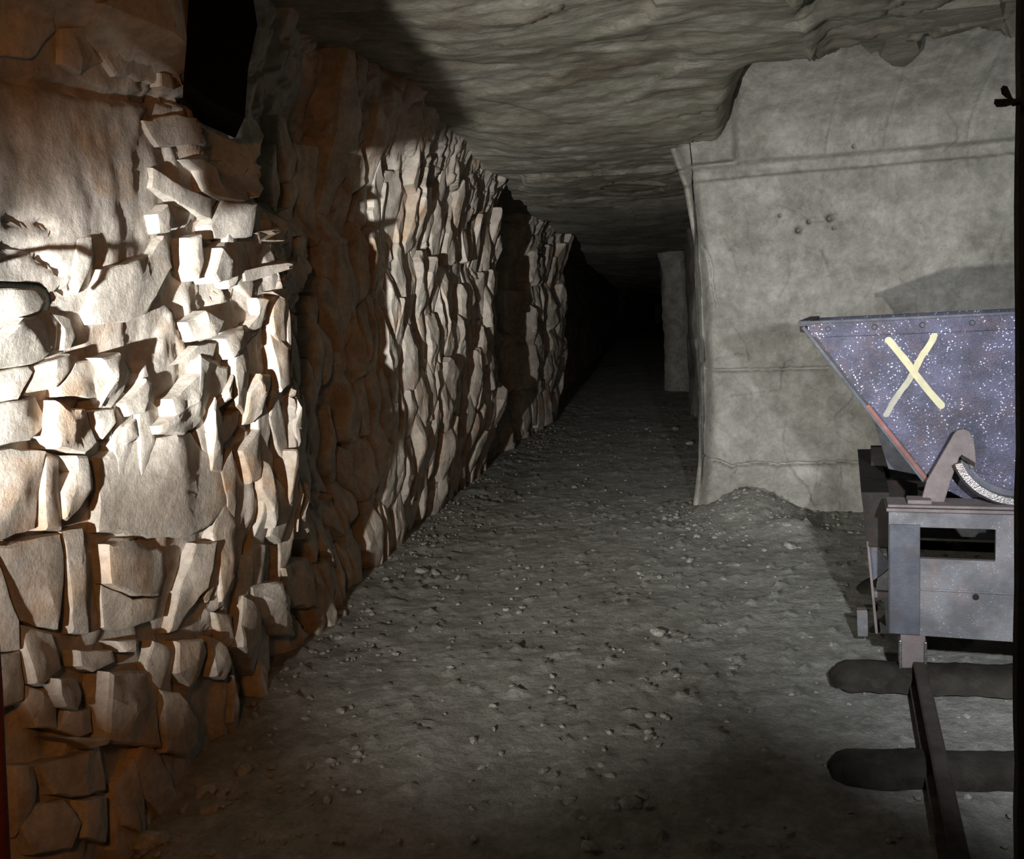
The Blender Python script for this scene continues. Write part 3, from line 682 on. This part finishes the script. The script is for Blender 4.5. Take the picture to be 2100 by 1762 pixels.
# chassis front
fl = loc(1822, 1046, 0); fb = loc(1832, 1298, 0); FW = -fl[0]
ft = fl[1]; fz0 = fb[1]
h1a, h1b = loc(1876, 1080, 0), loc(2040, 1150, 0)
holeL = [(h1a[0], h1b[1]), (h1b[0], h1b[1]), (h1b[0], h1a[1]), (h1a[0], h1a[1])]
holeR = [(-x, z) for x, z in holeL][::-1]
prism('buffer_plate', [(-FW, fz0), (FW, fz0), (FW, ft), (-FW, ft)], -0.012, 0.012, M_frame, bevel=0.002, holes=(holeL, holeR))
wp = loc(1886, 1180, 0)[0]
box('channel_web', -FW+0.002, wp, -0.022, -0.012, fz0+0.004, h1a[1]+0.01, M_dark)
box('channel_web', -wp, FW-0.002, -0.022, -0.012, fz0+0.004, h1a[1]+0.01, M_dark)
sl_ = loc(1885, 1206, 0)[1]
box('plate_seam', wp+0.003, -wp-0.003, -0.018, -0.012, sl_-0.004, sl_+0.004, M_frame, bevel=0.002)
cyl('bolt', (loc(2000, 1222, 0)[0], -0.014, loc(2000, 1222, 0)[1]), (0, -1, 0), 0.010, 0.006, M_black)
box('top_plate', -FW-0.008, FW+0.008, -0.03, 0.16, ft, ft+0.012, M_rust)
box('top_plate', -FW-0.004, FW+0.004, -0.035, 0.10, ft+0.016, ft+0.026, M_rust)
# side frames running back, cross members
def side(name, px_pts, d, th, mat, bevel=0.002):
    for sg in (-1, 1):
        q = [loc(a, b, d) for a, b in px_pts]
        if sg > 0: q = [(-x, z) for x, z in q][::-1]
        prism(name, q, d, d+th, mat, bevel=bevel)
side('side_beam', [(1766, 1010), (1824, 1010), (1828, 1122), (1779, 1122)], 0.22, L_-0.1, M_black)
side('gusset', [(1780, 1122), (1800, 1122), (1829, 1160), (1812, 1176), (1790, 1192)], 0.24, 0.008, M_dark)
side('side_edge', [(1777, 1110), (1782, 1110), (1801, 1300), (1795, 1300)], 0.22, 0.5, M_rust)
side('side_web', [(1800, 1185), (1816, 1170), (1830, 1165), (1832, 1212), (1795, 1214)], 0.26, 0.01, M_frame)
side('side_rib', [(1788, 1213), (1832, 1216), (1832, 1228), (1789, 1226)], 0.235, 0.06, M_rust)
side('side_web', [(1812, 1226), (1832, 1226), (1832, 1300), (1797, 1300), (1797, 1268), (1817, 1285)], 0.25, 0.01, M_frame)
side('axle_box', [(1757, 1252), (1780, 1252), (1780, 1306), (1759, 1306)], 0.36, 0.05, M_frame)
side('bearing_arm', [(1757, 1246), (1800, 1246), (1800, 1254), (1757, 1254)], 0.38, 0.04, M_rail)
prism('cross_member', [(-FW+0.01, ft-0.10), (FW-0.01, ft-0.10), (FW-0.01, ft-0.004), (-FW+0.01, ft-0.004)], L_*0.5, L_*0.5+0.05, M_black)
prism('cross_member', [(-FW+0.01, fz0), (FW-0.01, fz0), (FW-0.01, ft), (-FW+0.01, ft)], L_+0.23, L_+0.25, M_frame, holes=())
side('shadow_upright', [(1786, 917), (1822, 917), (1826, 1012), (1786, 1012)], 0.80, 0.05, M_black)  # added black piece imitating a cast shadow on the bay wall
side('shadow_shelf', [(1768, 1012), (1790, 998), (1884, 998), (1884, 1012)], 0.75, 0.15, M_black)  # added flat foot of the same imitated shadow
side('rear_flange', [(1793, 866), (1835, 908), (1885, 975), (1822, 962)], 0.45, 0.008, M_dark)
# tipping bracket with rounded head, both sides
def bracket(s):
    c = [(1886, 1036), (1900, 985), (1955, 890), (1962, 882), (1976, 879), (1988, 884), (1997, 900), (2000, 925), (2002, 955), (1990, 962), (1984, 942), (1968, 935), (1950, 985), (1934, 1036)]
    pts = [loc(a, b, 0.04) for a, b in c]
    if s > 0: pts = [(-x, z) for x, z in pts]
    else: pts = pts[::-1]
    prism('tipping_bracket', pts, 0.030, 0.050, M_rust, bevel=0.004)
    p = loc(1890, 1038, 0.0)
    box('bracket_foot', min(s*-p[0]-0.045, s*-p[0]+0.03), max(s*-p[0]-0.045, s*-p[0]+0.03), -0.02, 0.06, ft+0.026, ft+0.04, M_rust)
for s in (-1, 1): bracket(s)
# curved rocker rail, an arc swept below the hopper end
c0 = loc(1962, 945, 0.06); c1 = loc(2088, 1022, 0.06)
zc0 = c1[1]; half = -c0[0]; sag = c0[1]-zc0
R = (half**2+sag**2)/(2*sag); czr = zc0+R; amax = math.asin(min(1, half/R))
def arc(r0, r1, y0, y1, name, mat, a_=amax):
    V = []; Fc = []; K = 40
    for k in range(K+1):
        an = -a_+2*a_*k/K
        for r_, y_ in ((r0, y0), (r1, y0), (r1, y1), (r0, y1)):
            V.append((r_*math.sin(an), y_, czr-r_*math.cos(an)))
    for k in range(K):
        a, b = 4*k, 4*k+4
        for j in range(4): Fc.append((a+j, a+(j+1) % 4, b+(j+1) % 4, b+j))
    Fc += [(0, 1, 2, 3), (4*K+3, 4*K+2, 4*K+1, 4*K)]
    return mesh_obj(name, V, Fc, mat, wagon, True, 30)
arc(R-0.010, R+0.012, 0.00, 0.10, 'rocker_rail', M_shiny)
arc(R-0.030, R-0.010, 0.045, 0.055, 'rocker_rail', M_dark)
arc(R+0.012, R+0.019, 0.0, 0.012, 'rocker_lip', M_black)
p = loc(1975, 945, 0.03); q_ = loc(2000, 955, 0.03)
prism('stop_bar', [loc(1972, 933, .02), loc(2000, 950, .02), loc(1999, 957, .02), loc(1970, 940, .02)][::-1], 0.015, 0.03, M_black, bevel=0.001)
# wheels with axle
for yy_ in (0.38, L_-0.05):
    for s in (-1, 1):
        x = s*0.30
        wh = cyl('wheel', (x, yy_, 0.235), (1, 0, 0), 0.135, 0.05, M_black, None, 36)
        cyl('wheel_flange', (x-s*0.035, yy_, 0.235), (1, 0, 0), 0.158, 0.015, M_black, wh, 36)
        cyl('hub', (x+s*0.03, yy_, 0.235), (1, 0, 0), 0.04, 0.04, M_rail, wh, 20)
    cyl('axle', (0, yy_, 0.235), (1, 0, 0), 0.022, 0.78, M_black)
# foot of the frame that stands over the rail
p0, p1 = loc(1846, 1302, 0.0), loc(1897, 1385, 0.0)
box('rail_guard', p0[0], p1[0], -0.010, 0.03, p1[1]+0.0, fz0+0.002, M_rust)
for s in (0, 1):
    xg = (p0[0], p1[0])[s]
    box('guard_lip', xg-0.005, xg+0.005, -0.018, 0.03, p1[1]-0.01-0.02*s, fz0-0.02, M_shiny)

# ------------------------------------------------------------------ track
def rail(x, y0, y1, label):
    prof = [(-0.035, 0.0), (0.035, 0.0), (0.035, 0.006), (0.008, 0.014), (0.007, 0.048), (0.020, 0.054), (0.021, 0.068), (0.016, 0.072), (-0.016, 0.072), (-0.021, 0.068), (-0.020, 0.054), (-0.007, 0.048), (-0.008, 0.014), (-0.035, 0.006)]
    r = prism('rail', [(x+a, 0.030+b*1.0) for a, b in prof][::-1], y0, y1, M_rail, bevel=0)
    r.parent = None; r.matrix_world = Matrix.Translation(WO) @ Matrix.Rotation(WY, 4, 'Z')
    return tag(r, label, 'rail', 'rails under the wagon')
rail(-0.30, -2.6, 2.2, 'narrow rusty rail running from the lower right corner under the wagon')
rail(0.30, -2.6, 2.2, 'second rusty rail hidden behind the right edge of the wagon')
def sleeper(pl, label, seed, zt=0.035, dd=0.075):
    # log-like half round timber, ends chewed
    (ax, ay), (bx_, by) = pl
    a = hit(ax, ay, (0, 0, zt*0.6), (0, 0, 1)); b = hit(bx_, by, (0, 0, zt*0.6), (0, 0, 1))
    d = (b-a); d.z = 0; d = d.normalized()*1.35; n = Vector((-d.y, d.x, 0)).normalized()
    V = []; Fc = []; K = 44; J = 10
    for k in range(K+1):
        t = k/K; c = a+d*t
        e = 1-max(0, (0.05-t)/0.05)**2*0.6 - max(0, (t-0.95)/0.05)**2*0.6
        for j in range(J):
            an = math.pi*j/(J-1)
            r_ = dd*e*(1+0.16*mn.noise(Vector((t*14, j*0.9, seed)))) 
            z = -0.02+(zt+0.02)*max(0, math.sin(an))**0.45*e
            z += 0.006*mn.noise(Vector((t*30, j*1.3, seed+3)))
            V.append(c+n*(-math.cos(an)*r_)+Vector((0, 0, z)))
    for k in range(K):
        for j in range(J-1):
            i = k*J+j; Fc.append((i, i+1, i+J+1, i+J))
    Fc += [tuple(range(J)), tuple(K*J+j for j in range(J-1, -1, -1))]
    for k in range(K): Fc.append((k*J+J-1, k*J, (k+1)*J, (k+1)*J+J-1))
    return tag(mesh_obj('sleeper', V, Fc, M_wood, None, True, 45), label, 'railway sleeper', 'wooden sleepers under the track')
sleeper(((1702, 1386), (2085, 1400)), 'dark wooden sleeper just in front of the wagon wheels', 3, 0.05, 0.085)
sleeper(((1702, 1572), (2085, 1580)), 'dusty brown sleeper nearest the camera, half sunk in dust', 9, 0.035, 0.085)
sleeper(((1760, 1205), (2085, 1200)), 'shaded sleeper lying below the middle of the wagon', 14, 0.035, 0.08)

# ------------------------------------------------------------------ rubble
def rubble(name, px, py, size, seed, flat=0.55, mat=None, z0=None):
    rnd = random.Random(seed); p = hit(px, py, (0, 0, 0.0), (0, 0, 1)); p.z = fzs(p.x, p.y)
    p = hit(px, py, (0, 0, p.z+size*0.2), (0, 0, 1))
    bm = bmesh.new(); bmesh.ops.create_icosphere(bm, subdivisions=3, radius=size)
    sx, sy = rnd.uniform(0.8, 1.3), rnd.uniform(0.6, 0.9)
    for v in bm.verts:
        c = v.co.copy(); k = 1+0.45*mn.noise(c/size*0.9+Vector((seed, 0, 0)))+0.15*mn.noise(c/size*2.6+Vector((0, seed, 0)))
        c *= k; c = Vector((c.x*sx, c.y*sy, c.z*flat)); v.co = c
    o = bm_obj(name, bm, mat or M_clod, None, True, 35)
    o.location = (p.x, p.y, fzs(p.x, p.y)+size*flat*0.35); o.rotation_euler = (rnd.uniform(-.15, .15), rnd.uniform(-.15, .15), rnd.uniform(0, 6))
    return o
R_ = [(420, 1622, .035, 'squarish pale stone at the foot of the left wall'), (430, 1660, .030, 'flat greenish stone just below the squarish one'),
      (500, 1580, .030, 'small flat stone above the squarish one by the left wall'), (864, 1170, .030, 'pale rounded pebble where the left wall meets the floor'),
      (893, 1175, .026, 'pale pebble right beside the rounded one at the left wall'), (1290, 1645, .030, 'crumbly pale clod in the middle foreground'),
      (1310, 1632, .022, 'small clod touching the crumbly one in the foreground'), (1262, 1655, .018, 'tiny dark clod left of the crumbly one in the foreground'),
      (1350, 1297, .030, 'flat pale scab of chalk in the middle of the floor'), (1170, 1640, .016, 'small dark-sided clod left of the foreground clods'),
      (1145, 1617, .014, 'dark clod furthest left of the foreground row'), (1235, 1570, .018, 'ragged clod above the foreground clods'),
      (1250, 1592, .016, 'clod just below the ragged one'), (1210, 1740, .026, 'clod cut by the bottom edge of the picture'),
      (1570, 1540, .016, 'small clod to the left of the nearest sleeper'), (1330, 1500, .016, 'lone pebble on the bare floor ahead of the sleepers'),
      (1620, 1100, .035, 'pale lump on the mound at the foot of the pier'), (1385, 880, .05, 'dark stone at the right edge of the floor far down the tunnel'),
      (1415, 910, .05, 'rock fallen against the right wall before the dark stretch'), (1480, 1075, .035, 'flat rock at the left end of the mound'),
      (300, 1722, .05, 'brown stone in the bottom left corner of the floor'), (370, 1560, .035, 'dusty stone against the foot of the left wall')]
for i, (a, b, s, lb) in enumerate(R_): tag(rubble('rock', a, b, s, i+3), lb, 'rock', 'loose rocks on the floor')
# gravel nobody could count
V = []; Fc = []
tb = bmesh.new(); bmesh.ops.create_icosphere(tb, subdivisions=1, radius=1.0); tb.verts.ensure_lookup_table()
tv = [v.co.copy() for v in tb.verts]; tf = [tuple(v.index for v in f.verts) for f in tb.faces]; tb.free()
rnd = random.Random(5)
for i in range(2600):
    if i < 1500: x, y = rnd.uniform(-1.7, 1.9), 1.6+9*rnd.random()**1.8
    elif i < 2200: y = 1.9+9*rnd.random()**1.5; x = float(Wl(y, 0.02))+0.05+abs(rnd.gauss(0, 0.22))
    else: x, y = rnd.gauss(0.35, 0.3), rnd.gauss(5.75, 0.3)
    if x > 0.02 and y > 5.95: continue
    if x < float(Wl(y, 0.02))+0.04: continue
    s = min(0.03, 0.004+abs(rnd.gauss(0, 0.006))); o = len(V); z = fzs(x, y)+0.3*s
    an = rnd.uniform(0, 6.28); ca, sa = math.cos(an), math.sin(an); e = rnd.uniform(0.5, 1.0)
    for c in tv:
        k = 1+0.3*rnd.uniform(-1, 1); px_, py_ = c.x*s*k*1.2, c.y*s*k*e
        V.append((x+px_*ca-py_*sa, y+px_*sa+py_*ca, z+c.z*s*k*0.6))
    Fc += [tuple(o+t for t in f) for f in tf]
tag(mesh_obj('gravel', V, Fc, M_clod, None, False), 'fine chalk gravel and grit scattered over the floor', 'gravel', None, 'stuff')

# ------------------------------------------------------------------ iron hook in the wall, gate irons at the frame's edges
def tube(name, pts, r, mat, parent=None, seg=10):
    V = []; Fc = []; n = len(pts)
    for i, p in enumerate(pts):
        t = (pts[min(i+1, n-1)]-pts[max(i-1, 0)]).normalized(); a = t.cross(Vector((0.3, 0.2, 1))).normalized(); b = t.cross(a)
        for k in range(seg):
            an = 2*math.pi*k/seg; V.append(p+(a*math.cos(an)+b*math.sin(an))*r)
    for i in range(n-1):
        for k in range(seg):
            j = (k+1) % seg; Fc.append((i*seg+k, i*seg+j, (i+1)*seg+j, (i+1)*seg+k))
    Fc += [tuple(range(seg)), tuple((n-1)*seg+k for k in range(seg-1, -1, -1))]
    return mesh_obj(name, V, Fc, mat, parent, True, 50)
hp = [unwall(-120, 578, 0.02), unwall(-60, 580, 0.08), unwall(0, 582, 0.095), unwall(60, 584, 0.095), unwall(78, 586, 0.095), unwall(91, 594, 0.095), unwall(98, 607, 0.09), unwall(99, 622, 0.085), unwall(95, 634, 0.07)]
tag(tube('iron_hook', hp, 0.0058, M_soot), 'black iron rod bent down into a hook on the left wall', 'hook')

post = bpy.data.objects.new('gate_post', None); COL.objects.link(post)
pb = hit(2092, 881, (0, 0.46, 0), (0, 1, 0)); post.location = (pb.x, pb.y, fzs(pb.x, pb.y))
tag(post, 'dark rusty iron gate post along the right edge with a wing nut', 'gate post')
V = []; Fc = []; K = 110
top = hit(2093, -100, (0, 0.46, 0), (0, 1, 0)); bot = hit(2086, 1860, (0, 0.46, 0), (0, 1, 0))
dirv = (top-bot)/(top.z-bot.z)
for k in range(K+1):
    z = -0.0+2.55*k/K
    c = bot+dirv*(z-bot.z)
    w_ = 0.0012*mn.noise(Vector((0, 0, z*30)))+0.0012*mn.noise(Vector((0, 3, z*9)))
    for dx, dy in ((w_, 0), (0.045, 0), (0.045, 0.05), (0.039, 0.05), (0.039, 0.006), (w_, 0.006)):
        V.append(Vector((c.x+dx, c.y+dy, z))-post.location)
for k in range(K):
    for j in range(6): Fc.append((k*6+j, k*6+(j+1) % 6, k*6+6+(j+1) % 6, k*6+6+j))
Fc += [tuple(range(5, -1, -1)), tuple(K*6+j for j in range(6))]
mesh_obj('angle_iron', V, Fc, M_black, post, False)
def near(px, py, y=0.455): return hit(px, py, (0, y, 0), (0, 1, 0))-post.location
def lobe(px_pts, y0, y1, nm, par):
    V = [near(a, b, y0) for a, b in px_pts]+[near(a, b, y1) for a, b in px_pts]; n = len(px_pts)
    Fc = [tuple(range(n)), tuple(range(2*n-1, n-1, -1))]+[(i, (i+1) % n, n+(i+1) % n, n+i) for i in range(n)]
    return mesh_obj(nm, V, Fc, M_black, par, False)
nut = tube('wing_nut', [near(2076, 211), near(2094, 207)], 0.0016, M_black, post)
lobe([(2084, 212), (2079, 214), (2062, 219), (2044, 220), (2038, 212), (2040, 203), (2052, 203), (2066, 202), (2062, 200), (2054, 193), (2052, 182), (2057, 175), (2066, 177), (2071, 188), (2076, 200), (2086, 207)], 0.452, 0.456, 'wing', nut)

rod = [hit(a, b, (0, 0.62, 0), (0, 1, 0)) for a, b in [(-28, 1200), (-16, 1330), (-10, 1420), (-6, 1520), (0, 1640), (6, 1762), (14, 1900)]]
g = hit(30, 2300, (0, 0.62, 0), (0, 1, 0)); g.z = max(g.z, 0.0); rod.append(Vector((rod[-1].x+0.02, 0.62, 0.0)))
M_orng = mat_metal('orange_red_oxide', (0.14, 0.022, 0.007), (0.10, 0.016, 0.005), (0.12, 0.03, 0.01), 0.4, 0.0, 0.6, 0.3)
tag(tube('red_pole', rod, 0.0060, M_orng, None, 14), 'red-brown rusty pole leaning at the bottom left edge', 'pole')
